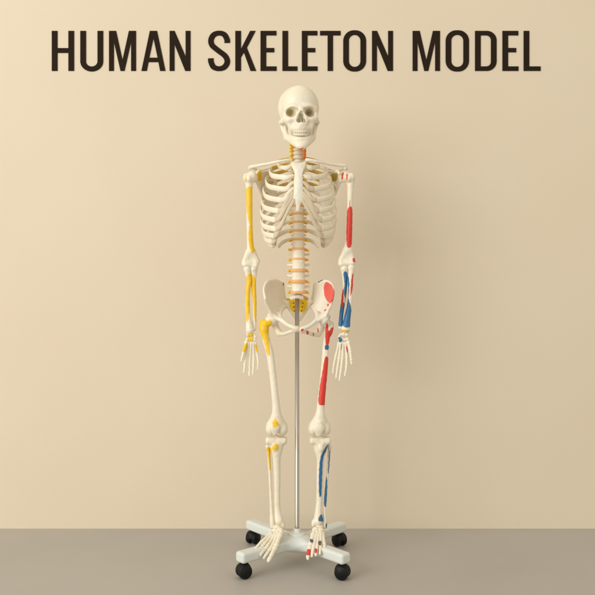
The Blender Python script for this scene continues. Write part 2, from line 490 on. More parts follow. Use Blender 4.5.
it += [chain([(0, -.076, .016, .0070), (0, -.083, .008, .0055), (0, -.088, .001, .0042)])]
it += [chain([(s * .0055, -.085, .000, .0032), (s * .0135, -.080, -.016, .0036), (s * .0172, -.077, -.032, .0040), (s * .0085, -.080, -.0435, .0042), (0, -.081, -.045, .0038)]) for s in (1, -1)]
for s in (1, -1):
    it += [('-', ell((s * .0330, -.082, -.001), (.0185, .034, .0158), ('Y', s * 12)), .004),
           ('-', ell((s * .0320, -.066, -.001), (.0145, .030, .0135)), .006)]
it += [('-', chain([(0, -.094, .002, .0030), (0, -.090, -.010, .0055), (0, -.088, -.020, .0080)]), .0014)]
for s in (1, -1):
    it += [('-', chain([(s * .0010, -.086, -.004, .0040), (s * .0050, -.084, -.018, .0070), (s * .0080, -.084, -.0320, .0078), (s * .0070, -.056, -.030, .0095)]), .0014)]
it += [('-', ell((0, -.074, -.019), (.0085, .024, .0185)), .0012), ('-', ell((0, -.074, -.029), (.0135, .022, .0100)), .0012)]
it += [('+', chain([(0, -.060, -.008, .0012), (.0010, -.066, -.026, .0013), (0, -.072, -.042, .002)]), .002)]
it += [('+', chain([(s * .0115, -.056, -.020, .0030), (s * .011, -.058, -.033, .0032)]), .002) for s in (1, -1)]
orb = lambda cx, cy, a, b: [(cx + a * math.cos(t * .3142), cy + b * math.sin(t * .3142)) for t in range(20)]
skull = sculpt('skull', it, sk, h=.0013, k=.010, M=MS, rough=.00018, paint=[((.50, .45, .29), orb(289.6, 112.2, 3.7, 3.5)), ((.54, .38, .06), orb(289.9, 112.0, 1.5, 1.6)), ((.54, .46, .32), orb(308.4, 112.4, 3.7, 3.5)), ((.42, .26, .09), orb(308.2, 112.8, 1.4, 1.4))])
jaw = [chain([(-.0465, .002, -.076, .0080), (-.0405, -.024, -.086, .0098), (-.0270, -.052, -.101, .0112), (-.012, -.069, -.1135, .0115), (0, -.074, -.1190, .0116), (.012, -.069, -.1135, .0115), (.0270, -.052, -.101, .0112), (.0405, -.024, -.086, .0098), (.0465, .002, -.076, .0080)], 5),
       chain([(-.043, -.018, -.080, .0085), (-.034, -.040, -.082, .0098), (-.021, -.063, -.092, .0100), (0, -.0715, -.095, .0100), (.021, -.063, -.092, .0100), (.034, -.040, -.082, .0098), (.043, -.018, -.080, .0085)], 5),
       ell((0, -.078, -.120), (.016, .009, .0105))]
for s in (1, -1):
    jaw += [chain([(s * .0470, .004, -.076, .0080), (s * .0530, .014, -.062, .0066), (s * .056, .022, -.032, .0062)]),
            chain([(s * .0440, -.018, -.075, .0088), (s * .0500, -.012, -.060, .0075), (s * .052, -.008, -.036, .0050)]),
            chain([(s * .0455, -.004, -.076, .0080), (s * .0515, .002, -.056, .0065)])]
sculpt('jaw', jaw, skull, h=.0013, k=.010, M=MS, rough=.0002, paint=[(ARTC, [(293.5, 147.4), (298.6, 149.0), (303.6, 147.2), (303.6, 149.0), (298.6, 151.2), (293.5, 149.6)])])
for up in (1, 0):
    for i in range(-6, 6):
        u = (i + .5) * .0069 * (1 if up else .92)
        x = .0290 * math.sin(u / .031) if up else .0270 * math.sin(u / .030)
        y = (-.0838 if up else -.0822) + .030 * (1 - math.cos(u / .0262))
        ang = math.degrees(math.atan2(.030 * math.sin(u / .0262), .0285 * math.cos(u / .031)))
        z = (-.0705 if up else -.0803) + 5.5 * u * u
        w = (.0037 if abs(i + .5) < 1 else .0034) if up else .0031
        sculpt('tooth', [rbox((x, y, z), (w, .0034, .0049), .0016, ('Z', ang))], skull, h=.0009, k=.001, material=TOOTH, M=MS, rough=0, it=1)

# ---- spine
disc_py = [135.5, 139.6, 143.3, 147, 150.5, 154.3, 158.4, 163, 168, 173.4, 179, 185, 191.3, 198, 206, 214, 222.5, 231.2, 240, 249.6, 259.6, 270.5, 281.5, 292.2]
def spine_y(py):
    return float(np.interp(py, [130, 145, 158, 175, 200, 225, 245, 268, 285, 296], [.02, .016, .030, .062, .078, .060, .030, .005, .004, .016]))
def spine_x(py): return float(np.interp(py, [130, 160, 215, 260, 300], [297.6, 298.3, 298.4, 298.5, 298.2]))
for i in range(len(disc_py) - 1):
    a, b = disc_py[i], disc_py[i + 1]
    cerv, lum = i < 7, i > 18
    m = .5 * (a + b); cy_ = spine_y(m); cx_ = spine_x(m)
    c = B(cx_, m, cy_); hz = (b - a) / SC / 2
    w = float(np.interp(i, [0, 6, 10, 16, 19, 22], [.0125, .0145, .0165, .0220, .0240, .0258]))
    dpt = w * .78
    tilt = (spine_y(b) - spine_y(a)) / (2 * hz)
    def vb(P, c=c, w=w, dpt=dpt, hz=hz):
        q = P - c
        rr_ = np.sqrt((q[..., 0] / w) ** 2 + (q[..., 1] / dpt) ** 2)
        waist = 1 - .10 * (1 - np.clip(np.abs(q[..., 2]) / hz, 0, 1) ** 2)
        d1 = (rr_ - waist) * dpt
        d2 = np.abs(q[..., 2]) - (hz - .0022)
        return np.maximum(d1, d2) + .4 * np.maximum(0, np.minimum(d1, d2) + .002)
    body = Prim(vb, c - [w, dpt, hz], c + [w, dpt, hz])
    back = c + [0, dpt + .012, 0]
    its = [body]
    if cerv:
        its += [cap(c + [s * w * .5, 0, 0], c + [s * .025, .004, -.003], .0042, .0042) for s in (1, -1)]
        its += [cap(c + [s * w * .7, dpt * .6, 0], back + [s * .010, 0, 0], .0042) for s in (1, -1)] + [cap(back, back + [0, .02, -.008], .004, .003)]
    elif lum:
        its += [chain([(*(c + [s * w * .6, dpt * .8, .002]), .006), (*(c + [s * .030, dpt + .006, .001]), .0048), (*(c + [s * .0375, dpt + .010, .003]), .0042)]) for s in (1, -1)]
        its += [cap(back + [s * .012, -.004, hz * .8], back + [s * .013, 0, -hz], .006) for s in (1, -1)] + [rbox(back + [0, .022, -.004], (.003, .018, .011), .0028)]
    else:
        tl = float(np.interp(i, [7, 18], [.036, .024]))
        its += [chain([(*(c + [s * w * .6, dpt * .8, .002]), .0055), (*(c + [s * tl, dpt + .016, .004]), .0045)]) for s in (1, -1)]
        its += [cap(back + [s * .011, -.002, hz], back + [s * .011, 0, -hz], .005) for s in (1, -1)] + [cap(back, back + [0, .030, -.028], .0050, .003)]
    v = sculpt('vertebra', its, sk, h=.0014, k=.004, rough=.00018)
    # disc below
    wd, dd_ = w * 1.17, dpt * 1.16
    th = float(np.interp(i, [0, 6, 12, 18], [.0024, .0028, .0044, .0062]))
    dc = B(spine_x(b), b, spine_y(b))
    def db(P, dc=dc, wd=wd, dd_=dd_, th=th):
        q = P - dc
        r_ = (np.sqrt((q[..., 0] / wd) ** 2 + (q[..., 1] / dd_) ** 2) - 1) * dd_ + .002
        z_ = np.abs(q[..., 2]) - th + .002
        return np.sqrt(np.maximum(r_, 0) ** 2 + np.maximum(z_, 0) ** 2) + np.minimum(np.maximum(r_, z_), 0) - .002
    if i < 23:
        sculpt('intervertebral_disc', [Prim(db, dc - [wd, dd_, th], dc + [wd, dd_, th])], v, h=.0011, k=.001, material=CARTI_PALE if cerv else DISC, rough=0, it=1)
    # spinal nerves
    for s in (1, -1):
        a0 = dc + [s * wd * .70, dd_ * .75, .001]
        out = wd + (.0065 if lum or i > 14 else .006) + random.uniform(-.002, .003)
        if cerv: out = .0255
        n0 = chain([(*a0, .0028), (*(dc + [s * (wd + .002), dd_ * .35, -.0005 + random.uniform(-.001, .001)]), .0048 if not cerv else (.0074 if s < 0 else .0056)), (*(dc + [s * out, dd_ * .15, -.002 + random.uniform(-.002, .002)]), .0044 if not cerv else (.0068 if s < 0 else .0052))])
        sculpt('spinal_nerve', [n0], v, h=.0011, k=.001, material=NERVE, rough=0, it=1)
for s in (1, -1):
    ar = .0062 if s > 0 else .0015
    sculpt('vertebral_artery', [bc([(297.6 + s * 5.2, 134, .010, ar), (298 + s * 6.4, 142, .001, ar), (298.2 + s * 6.2, 149, .000, ar), (298.2 + s * 6.0, 155.5, .008, ar), (298.2 + s * 6.5, 159, .020, ar * .8)])], sk, h=.0011, k=.001, material=ARTERY, rough=0)

# ---- sternum
st_rows = [[(292.4, 162.6, -.049, .0045), (295.2, 163.6, -.052, .005), (298.7, 164.2, -.053, .005), (302.2, 163.6, -.052, .005), (305.0, 162.6, -.049, .0045)],
           [(292.8, 166.0, -.054, .0045), (295.6, 166.4, -.057, .005), (298.7, 166.6, -.058, .005), (301.8, 166.4, -.057, .005), (304.4, 166, -.054, .0045)],
           [(295.4, 172.5, -.062, .0042), (297.0, 172.5, -.063, .0045), (298.6, 172.5, -.064, .0045), (300.2, 172.5, -.063, .0045), (301.8, 172.5, -.062, .0042)],
           [(295.0, 181, -.072, .0040), (296.8, 181, -.074, .0045), (298.4, 181, -.075, .0045), (300.2, 181, -.074, .0045), (301.8, 181, -.072, .0040)],
           [(294.6, 192, -.080, .0040), (296.4, 192, -.082, .0044), (298.2, 192, -.083, .0045), (300.2, 192, -.082, .0044), (302.0, 192, -.080, .0040)],
           [(294.2, 198.5, -.083, .0038), (296.2, 199, -.084, .0042), (298.2, 199, -.085, .0042), (300.2, 199, -.084, .0042), (302.2, 198.5, -.083, .0038)],
           [(296.6, 204, -.083, .0030), (297.4, 204, -.083, .0032), (298.2, 204, -.084, .0032), (299.0, 204, -.083, .0032), (299.8, 204, -.083, .0030)],
           [(297.0, 210.4, -.080, .0026), (297.5, 210.8, -.080, .0028), (297.9, 210.8, -.080, .003), (298.3, 210.6, -.080, .0028), (298.7, 210.2, -.080, .0026)]]
WHT = (0.84, 0.82, 0.74)
sternum = sculpt('sternum', [sheet(st_rows, 8, 11)], sk, h=.0013, k=.003, base=WHT, paint=[(IVORY, [(293, 171), (304, 171), (304, 172.6), (293, 172.6)])])

# ---- ribs
#  posterior py, lateral py, half width, anterior (dx, py), sternal (dx, py)
ribs = [(158, 163.0, 21.0, (13.0, 168.0), (6.2, 164.8)), (163.5, 171.5, 29.0, (12.5, 177.6), (4.8, 175.0)), (169.5, 181.0, 32.8, (14.5, 189.2), (4.4, 182.0)),
        (176, 191.0, 35.2, (17.0, 200.2), (4.6, 187.5)), (182.5, 201.5, 36.8, (19.5, 211.0), (4.8, 192.0)), (189, 211.5, 37.8, (22.5, 220.0), (4.6, 195.0)),
        (196, 221.0, 37.6, (22, 229.0), (3.8, 199.0)), (203.5, 229.5, 36.5, (24, 236.0), (13.5, 217.5)), (212, 236.5, 34.6, (26, 241.5), (19.5, 229.5)),
        (220.5, 240.5, 31.6, (25.5, 245.0), (22.5, 237.5)), (229, 242, 27.5, (26.5, 243.5), None), (237.5, 246.5, 19.5, (19, 247.5), None)]
rib_paint = {}
for s in (-1, 1):
    for k, (pb, pl, W, (ax_, ap), stn) in enumerate(ribs):
        yb = spine_y(pb) + .022; Wm = W / SC
        front = [-.046, -.060, -.068, -.074, -.077, -.077, -.074, -.064, -.045, -.020, .012, .05][k]
        mx = 298.4
        ylat = [.022, .018, .014, .012, .012, .012, .014, .016, .020, .026, .040, .065][k]
        dd = 1.0 + (0.0 if s < 0 else 0.0)
        P4 = []
        if k < 10:
            pts = [(5.0, pb, yb - .004), (W * .36, pb - .4 + .10 * (pl - pb), yb + .022), (W * .74, pb + .42 * (pl - pb), yb + .010 - .004 * k * .2), (W * .965, pb + .74 * (pl - pb), (yb + ylat) / 2 + .004), (W, pl, ylat),
                   (W * .93, pl + .55 * (ap - pl) + 1.0, ylat + .52 * (front - ylat)), (ax_ + .40 * (W * .93 - ax_), ap - .10 * (ap - pl), ylat + .84 * (front - ylat)), (ax_, ap, front)]
        else:
            pts = [(5.0, pb, yb - .004), (W * .40, pb + .15 * (pl - pb), yb + .018), (W * .78, pb + .5 * (pl - pb), yb + .004), (W * .98, pl - .1 * (pl - pb), (yb + ylat) / 2), (ax_ + .5, ap, ylat - .004)]
        tail = []
        if stn:
            sx, sp_ = stn
            fy = {0: -.047, 1: -.062, 2: -.071, 3: -.077, 4: -.080, 5: -.082, 6: -.084, 7: -.080, 8: -.068, 9: -.048}[k]
            if k < 2: tail = [((ax_ + sx) / 2, (ap + sp_) / 2 + .6, (front + fy) / 2 - .002), (sx, sp_, fy)]
            elif k < 7: tail = [(ax_ - 4.2, ap + .12 * (sp_ - ap), front - .005), (ax_ * .52 + sx * .48, ap + .48 * (sp_ - ap), (front + fy) / 2 - .004), (sx, sp_, fy)]
            else: tail = [(ax_ - 2.0, ap + .10 * (sp_ - ap), front - .006), ((ax_ + sx) / 2 - .4, ap + .5 * (sp_ - ap), (front + fy) / 2 - .004), (sx, sp_, fy)]
        full = crom([B(mx + s * a, b, y) for a, b, y in pts + tail], 8)
        cut = 8 * (len(pts) - 1) + 1
        for _ in range(14):
            full[1:-1] = .25 * full[:-2] + .5 * full[1:-1] + .25 * full[2:]
        def nms(a, cen, f=.10):
            m = a - cen; m[:, 2] *= f; return m
        pw = full[:cut]
        n = len(pw)
        nm = nms(pw, B(mx, (pb + ap) / 2, .012))
        tt = np.linspace(0, 1, n)
        ru = .0046 + .0050 * np.clip(tt * 2.0, 0, 1); ru[:3] = .0045; rv = np.full(n, .0029) + .0008 * (1 - tt)
        if k == 0: ru = ru * .8
        if k == 11: ru = ru * .75
        rb = sweep('rib', pw, ru, rv, nm, sk, paint=None, nseg=16)
        if k < 5:
            at = rb.data.attributes['paint'].data
            for vi in range(16 * int(n * .10), 16 * int(n * (.42 if s < 0 else .30))):
                at[vi].color = (.66, .46, .09, 1)
        if stn:
            cp = full[cut - 2:]
            sweep('costal_cartilage', cp, np.linspace(.0102 if k < 8 else .0112, .0056 if k < 5 else .0074, len(cp)), np.linspace(.0037, .0036, len(cp)), nms(cp, B(mx, ap, .05), .1), rb, material=CARTI if (k > 3 or (s > 0 and k > 1)) else CARTI_PALE, nseg=14)  # upper right-side cartilages take the darker tan too: shade put into the colour

# ---- clavicles and scapulas
sculpt('clavicle', [bc([(290.5, 160.2, -.040, .0075), (286.5, 160.2, -.046, .0056), (278, 161.6, -.044, .0050), (268, 163.8, -.026, .0052), (258, 165.6, -.008, .0062), (250.5, 167.2, .002, .0068)])], sk, k=.003)
sculpt('clavicle', [bc([(306.8, 160.2, -.040, .0075), (310.5, 160.0, -.046, .0056), (318, 161.6, -.044, .0050), (327, 163.6, -.026, .0052), (337, 165.0, -.008, .0060), (344.5, 165.6, .002, .0066)])], sk, k=.003)
for s, gx, gy in ((-1, 255.5, 177.5), (1, 341.0, 178)):
    X = lambda d: gx - s * d            # d: towards the spine
    g = [[(X(0), gy - 1, .030, .0065), (X(6), gy - 5, .050, .0030), (X(13), gy - 6.5, .072, .0024), (X(20), gy - 5, .092, .0034)],
         [(X(1), gy + 3, .032, .0055), (X(8), gy + 5, .060, .0022), (X(14), gy + 5, .082, .0022), (X(21), gy + 4, .098, .0034)],
         [(X(5), gy + 14, .052, .0050), (X(10), gy + 16, .070, .0026), (X(15), gy + 16, .088, .0024), (X(20.5), gy + 15, .100, .0034)],
         [(X(12), gy + 30, .082, .0050), (X(14), gy + 31, .088, .0040), (X(16), gy + 32, .094, .0040), (X(18), gy + 31, .098, .0040)]]
    spn = bc([(X(20), gy + 1, .100, .003), (X(12), gy - 2, .094, .005), (X(4), gy - 6, .072, .005), (X(-3), gy - 10, .045, .0066), (X(-5.5), gy - 9.5, .020, .0072), (X(-4), gy - 10.0, .006, .0068)])
    cor = bc([(X(3), gy - 3, .030, .007), (X(4.6), gy - 6.5, .008, .0062), (X(3.2), gy - 6.5, -.010, .0056), (X(1.6), gy - 4.6, -.020, .0052)])
    gle = ell(B(gx, gy, .022), (.010, .014, .019))
    top = bc([(X(4), gy - 6.6, .03, .004), (X(11), gy - 8.5, .05, .0040), (X(17), gy - 9.5, .07, .0036)])
    pnt = [(YEL, [(X(1.0), gy - 5.5), (X(6.3), gy - 6.5), (X(6.0), gy + 3.5), (X(2.0), gy + 4)])] if s < 0 else \
          [(OLV, [(X(3), gy - 5), (X(11), gy - 4), (X(11), gy + 4), (X(4), gy + 3)]), (RED, [(X(-1.6), gy - 5), (X(1.0), gy - 5), (X(0.4), gy + 1), (X(-1.6), gy + .5)])]
    sculpt('scapula', [sheet(g, 12, 16), spn, cor, gle, top], sk, h=.0016, k=.006, paint=pnt)

# ---- humerus
sculpt('humerus', [bc([(249.0, 181, .006, 0.0159), (249.2, 188, .002, 0.0119), (249.4, 205, 0, 0.0112), (249.6, 225, .002, 0.0110), (250.2, 243, .006, 0.0117), (251, 251, .008, 0.0138)]),
    ell(B(252.2, 176.8, .006), .0205), ell(B(246.6, 177.6, -.002), (.0125, .014, .016)), ell(B(249.3, 178.6, -.012), (.0075, .008, .011)),
    bc([(250.6, 250, .008, 0.0090), (247, 257, .010, 0.0080), (244.2, 262.5, .010, 0.0090)]), bc([(251, 250, .008, 0.0090), (255, 257, .010, 0.0080), (258.0, 261.0, .014, 0.0083)]),
    bc([(245.6, 264.4, .002, 0.0111), (249.6, 264.4, .004, 0.0093), (252.2, 265.4, .006, 0.0087), (255.4, 265.6, .006, 0.0114)]), sheet([[(247.6, 252, .010, 0.0080), (250.8, 251, .009, 0.0085), (253.8, 252, .010, 0.0080)], [(245.0, 259, .010, 0.0064), (250.8, 259, .010, 0.0053), (256.6, 259, .012, 0.0064)], [(244.6, 264, .008, 0.0074), (250.8, 264, .008, 0.0074), (256.6, 264, .010, 0.0074)]], 7, 8)],
    sk, h=.0014, k=.008, paint=[(YEL, [(245.6, 186.5), (255.0, 186.5), (254.0, 212), (253.0, 225.5), (248.6, 223.5), (246.4, 208)]), (YEL, [(249.2, 225), (255, 220), (254.8, 236), (256.6, 248.5), (252.6, 254.5), (248.9, 246), (248.2, 236)]),
                                (YEL, [(245.2, 174.5), (246.5, 175), (246.4, 182.5), (245.4, 182)])])
sculpt('humerus', [bc([(350.6, 181, .006, 0.0148), (350.4, 188, .002, 0.0119), (350.0, 200, 0, 0.0104), (349.8, 212, 0, 0.0102), (349.4, 228, .002, 0.0106), (348.6, 242, .006, 0.0117), (347.6, 250, .008, 0.0133)]),
    ell(B(345.0, 177.0, .006), .0200), ell(B(351.6, 177.2, -.002), (.0120, .014, .0155)), ell(B(348.6, 178.6, -.012), (.0070, .008, .011)),
    bc([(348.4, 247, .008, 0.0101), (344.6, 254, .010, 0.0090), (340.8, 260.5, .010, 0.0090)]), bc([(348.6, 247, .008, 0.0101), (351.2, 255, .010, 0.0085), (352.6, 261, .010, 0.0090)]),
    bc([(341.4, 264, .006, 0.0111), (345, 263.8, .006, 0.0090), (348, 263, .004, 0.0093), (351.8, 263, .002, 0.0111)]), sheet([[(345.2, 250, .010, 0.0080), (348, 249, .009, 0.0085), (350.6, 250, .010, 0.0080)], [(342.2, 257.5, .010, 0.0069), (346.8, 257, .009, 0.0064), (351.4, 257.5, .010, 0.0069)], [(341.4, 263, .008, 0.0074), (346.8, 263, .006, 0.0074), (352.2, 263, .008, 0.0074)]], 7, 8)],
    sk, h=.0014, k=.009, paint=[(RED, [(347.2, 207.5), (352.6, 206), (352.4, 228), (351.9, 247.8), (346.4, 247.8), (346.2, 228)]), (RED, [(342.2, 172.5), (344.0, 172), (342.8, 180.5), (341.0, 178.5)]),
                                (RED, [(346.4, 173), (348.2, 174.5), (347.4, 180.5), (346.2, 180)]), (RED, [(352.6, 258), (356.5, 257.5), (356, 262.5), (352.8, 262)]), (RED, [(349.4, 200), (350, 200), (350.4, 208), (349.2, 208)])])

# ---- forearms
pf = [(YEL, [(245.5, 275.5), (252.0, 272.5), (251.8, 296), (250.6, 303), (248.2, 322), (245.6, 322)]), (YEL, [(251.8, 272), (256.5, 281), (257.4, 306), (257, 325), (254.0, 318), (253.0, 300), (251.6, 291)])]
sculpt('ulna', [bc([(252.4, 262.5, .028, 0.0102), (253.6, 268.0, .013, 0.0146), (253.8, 275, .010, 0.0108), (253.6, 285, .008, 0.0086), (254.4, 300, .004, 0.0077), (254.6, 316, -.002, 0.0067), (254.2, 329, -.006, 0.0079)]), ell(B(253.6, 269.5, .002), (.0075, .008, .006))], sk, h=.0013, k=.005, paint=pf)
sculpt('radius', [bc([(247.2, 269.0, .004, 0.0130), (248.0, 273.5, .003, 0.0102), (249.2, 280, .002, 0.0096), (248.0, 292, -.002, 0.0079), (247.6, 306, -.006, 0.0084), (248.8, 320, -.010, 0.0101), (250.0, 330, -.012, 0.0154)]), ell(B(247.8, 333.0, -.012), (.0048, .006, .0085))], sk, h=.0013, k=.004, paint=pf)
pr = [(BLU, [(343.0, 272), (347.0, 271), (349.6, 281), (349.0, 295), (346.0, 303), (343.6, 292), (344.6, 285)]), (BLU, [(339.0, 305), (345.0, 301), (344.0, 318), (343.0, 326.5), (337.0, 326.5)]),
      (BLU, [(345.8, 293), (348.6, 299), (351.6, 309), (352.0, 327.5), (342.0, 327.5), (344.6, 315)]), (RED, [(342.6, 289), (344.0, 289), (343.2, 305), (341.4, 309), (341.2, 300)]),
      (RED, [(351.6, 276), (353.8, 272), (353.2, 286), (350.8, 297), (350.2, 294)]), (RED, [(345.2, 302), (346.0, 302), (344.6, 316), (343.9, 316)]), (YEL, [(338, 330.0), (349, 330.0), (349, 331.8), (338, 331.8)])]
sculpt('ulna', [bc([(345.0, 262.5, .028, 0.0102), (344.4, 267.0, .013, 0.0150), (344.8, 275, .010, 0.0106), (345.0, 285, .008, 0.0086), (343.4, 300, .004, 0.0079), (341.2, 316, -.002, 0.0072), (340.4, 327.5, -.006, 0.0084)]), ell(B(344.2, 269, .002), (.0075, .008, .006))], sk, h=.0013, k=.005, paint=pr)
sculpt('radius', [bc([(351.4, 267.4, .004, 0.0130), (351.2, 272.5, .003, 0.0102), (350.4, 279, .002, 0.0096), (350.6, 292, -.002, 0.0082), (349.4, 306, -.006, 0.0094), (347.2, 318, -.010, 0.0118), (345.6, 328.5, -.012, 0.0162)]), ell(B(348.4, 330.6, -.012), (.0046, .006, .0080))], sk, h=.0013, k=.004, paint=pr)

# ---- hands
def hand(carp, rays, paint):
    h_ = sculpt('hand', [ell(B(a, b, y), (r, r * .85, r * 1.05)) for a, b, y, r in carp], sk, h=.0010, k=.0016, paint=paint)
    for nm, joints in rays:
        its = []
        for j in range(len(joints) - 1):
            p, q = B(*joints[j][:3]), B(*joints[j + 1][:3])
            re, rm = joints[j][3] * 1.22, joints[j][4] * 1.32
            u = (q - p) / np.linalg.norm(q - p)
            re2 = joints[j + 1][3] * 1.02
            its.append(dumb(p + u * re * .75, q - u * re2 * .72, re, rm, 2.4, re2 if j < len(joints) - 2 else re2))
        sculpt(nm, its, h_, h=.0008, k=.0006, paint=paint, rough=.0001, it=1)
carpR = [(248.6, 335.0, -.014, .0068), (251.2, 334.8, -.014, .0070), (254.0, 335.2, -.010, .0066), (255.4, 336.8, -.014, .0052), (247.4, 339.2, -.016, .0062), (249.8, 339.4, -.016, .0058), (252.0, 339.4, -.015, .0070), (254.6, 340.0, -.013, .0066)]
raysR = [('thumb', [(246.8, 340.8, -.020, .0062, .0042), (244.2, 350.0, -.036, .0056, .0038), (242.4, 357.0, -.042, .0050, .0032), (241.4, 361.8, -.044, .0036, .0030)]),
         ('finger', [(248.8, 342.0, -.018, .0058, .0036), (246.4, 354.4, -.026, .0056, .0034), (245.0, 363.4, -.040, .0046, .0028), (244.4, 369.2, -.052, .0038, .0024), (244.0, 373.2, -.060, .0028, .0024)]),
         ('finger', [(251.2, 342.2, -.017, .0058, .0036), (250.2, 355.4, -.022, .0056, .0034), (249.6, 365.6, -.034, .0046, .0028), (249.4, 372.2, -.048, .0038, .0024), (249.4, 376.6, -.058, .0029, .0024)]),
         ('finger', [(253.2, 342.2, -.016, .0054, .0033), (253.6, 354.6, -.020, .0052, .0032), (253.6, 364.6, -.032, .0044, .0027), (253.2, 371.2, -.046, .0036, .0023), (252.8, 375.4, -.056, .0028, .0023)]),
         ('finger', [(255.2, 342.2, -.014, .0054, .0032), (257.0, 353.2, -.017, .0050, .0030), (258.2, 361.2, -.026, .0040, .0025), (258.0, 366.0, -.038, .0034, .0022), (257.6, 369.8, -.046, .0026, .0022)])]
hand(carpR, raysR, [(YEL, [(247.0, 334.2), (250.6, 333.2), (254.0, 334.4), (252.6, 341.6), (248.2, 341.2)]), (YEL, [(243.0, 344.8), (248.2, 342), (246.2, 352), (242.0, 352)]), (YEL, [(254.6, 343.4), (258.2, 346), (257.6, 352.6), (255.4, 351)])])
carpL = [(346.6, 334.8, -.014, .0070), (343.6, 334.4, -.014, .0070), (340.8, 334.8, -.010, .0066), (339.2, 336.8, -.014, .0052), (347.2, 339.2, -.016, .0062), (344.8, 339.6, -.016, .0058), (342.4, 339.6, -.015, .0072), (339.8, 340.0, -.013, .0066)]
raysL = [('thumb', [(348.0, 341.0, -.020, .0064, .0042), (350.2, 350.6, -.036, .0057, .0038), (351.2, 358.8, -.042, .0050, .0032), (351.8, 364.6, -.044, .0036, .0030)]),
         ('finger', [(345.6, 342.2, -.018, .0058, .0036), (346.8, 355.8, -.026, .0056, .0034), (346.6, 366.0, -.038, .0046, .0028), (345.6, 372.2, -.048, .0038, .0024), (344.8, 376.2, -.054, .0028, .0024)]),
         ('finger', [(343.0, 342.4, -.017, .0058, .0036), (342.6, 357.4, -.022, .0056, .0034), (341.2, 369.0, -.032, .0046, .0028), (340.0, 376.4, -.042, .0038, .0024), (339.4, 381.0, -.050, .0029, .0024)]),
         ('finger', [(340.8, 342.4, -.016, .0055, .0033), (339.4, 356.4, -.020, .0053, .0032), (337.6, 367.0, -.030, .0044, .0027), (336.6, 374.2, -.040, .0036, .0023), (336.0, 378.4, -.048, .0028, .0023)]),
         ('finger', [(339.0, 342.2, -.014, .0054, .0032), (336.2, 354.6, -.017, .0050, .0030), (334.0, 363.8, -.024, .0040, .0025), (333.2, 369.6, -.034, .0034, .0022), (332.8, 373.6, -.042, .0026, .0022)])]
hand(carpL, raysL, [(BLU, [(338.2, 337.4), (341.6, 336.6), (342.8, 340.6), (340.4, 342.6), (338.6, 341.2)]), (RED, [(345.4, 346.5), (346.4, 346), (348.8, 352.4), (347.6, 353.6)]), (BLU, [(341.6, 343), (342.4, 343), (341.2, 350), (340.6, 350)])])

# ---- pelvis
for s in (-1, 1):
    mxp = 298.2
    def Q(px, py, y, r, s=s, mxp=mxp):
        if s > 0: px = 2 * mxp - px + 1.0
        return (px, py + (0.8 if s > 0 else 0), y, r)
    g = [[Q(265.2, 298.5, -.062, .0050), Q(263.9, 289, -.042, .0046), Q(267.4, 281.6, -.012, .0046), Q(275.5, 280.2, .022, .0046), Q(283.0, 283.8, .056, .0050)],
         [Q(266.2, 303.5, -.052, .0046), Q(267.2, 297, -.024, .0022), Q(270.0, 291, .008, .0020), Q(276.6, 290, .034, .0024), Q(284.2, 292.5, .058, .0040)],
         [Q(269.0, 309.0, -.042, .0050), Q(270.8, 304, -.016, .0032), Q(273.6, 301, .010, .0028), Q(279.2, 300, .034, .0036), Q(285.4, 301, .056, .0050)],
         [Q(271.4, 314.4, -.034, .0066), Q(273.8, 312, -.014, .0060), Q(277.0, 310, .008, .0054), Q(281.2, 308.6, .028, .0056), Q(285.8, 307, .050, .0056)]]
    its = [sheet(g, 13, 19),
           bc([Q(285.6, 305.5, .048, .0062), Q(282.4, 309.6, .022, .0062), Q(280.0, 314.0, -.008, .0074), Q(281.0, 319.4, -.034, .0084), Q(287.0, 324.4, -.056, .0074), Q(293.0, 327.4, -.066, .0084), Q(296.6, 328.6, -.067, .0090)]),
           ell(B(*Q(272.6, 318.6, -.012, 0)[:3]), (.024, .026, .024)),
           bc([Q(274.0, 321, .004, .014), Q(276.4, 328, .012, .0115), Q(279.0, 332.6, .008, .0115)]),
           bc([Q(279.4, 333.6, .004, .0095), Q(284.0, 333.8, -.022, .0068), Q(290.0, 331.8, -.050, .0068), Q(296.0, 330.2, -.064, .0075)]),
           bc([Q(273, 315.5, -.030, .0075), Q(279, 319.5, -.036, .0066)])]
    its += [('-', ell(B(*Q(270.4, 320.2, -.014, 0)[:3]), .0205), .003)]
    if s > 0:
        pt = [(PNK, [(324.2, 283.6), (326.6, 281.6), (331.2, 284.2), (334.4, 290), (334.6, 297), (332.4, 302.5), (329.4, 303.4), (325.4, 299), (323.6, 291)]), (PNK, [(326.8, 303.8), (329.2, 303.4), (328.8, 306.4), (326.8, 306.6)]), (PNK, [(324.2, 309.4), (326.6, 309), (326.2, 311), (324, 311.2)]),
              (RED, [(301, 329), (304, 328.5), (303.5, 331), (301, 331.4)]), (RED, [(306, 331), (309, 330), (308, 336), (306.5, 336)]), (RED, [(312, 330), (313.2, 329), (314.2, 335.8), (313.2, 336)]), (RED, [(317, 328), (318.4, 327.5), (319, 332), (318, 333)]), (GRY, [(317.4, 281.9), (323, 279.2), (323.4, 280.2), (318, 282.9)])]
        bs = (0.84, 0.81, 0.72)
    else:
        pt = [(GRY, [(282.9, 280), (284.4, 281), (283.6, 286), (282.8, 286)])]
        bs = IVORY
    hp = sculpt('hip_bone', its, sk, h=.0015, k=.007, paint=pt, base=bs)
    if s > 0: hp['label'] = 'ivory hip bone with red painted patch'
sculpt('pubic_symphysis', [ell(B(298.4, 329.0, -.066), (.0065, .009, .0125))], sk, h=.0011, k=.001, material=CARTI)
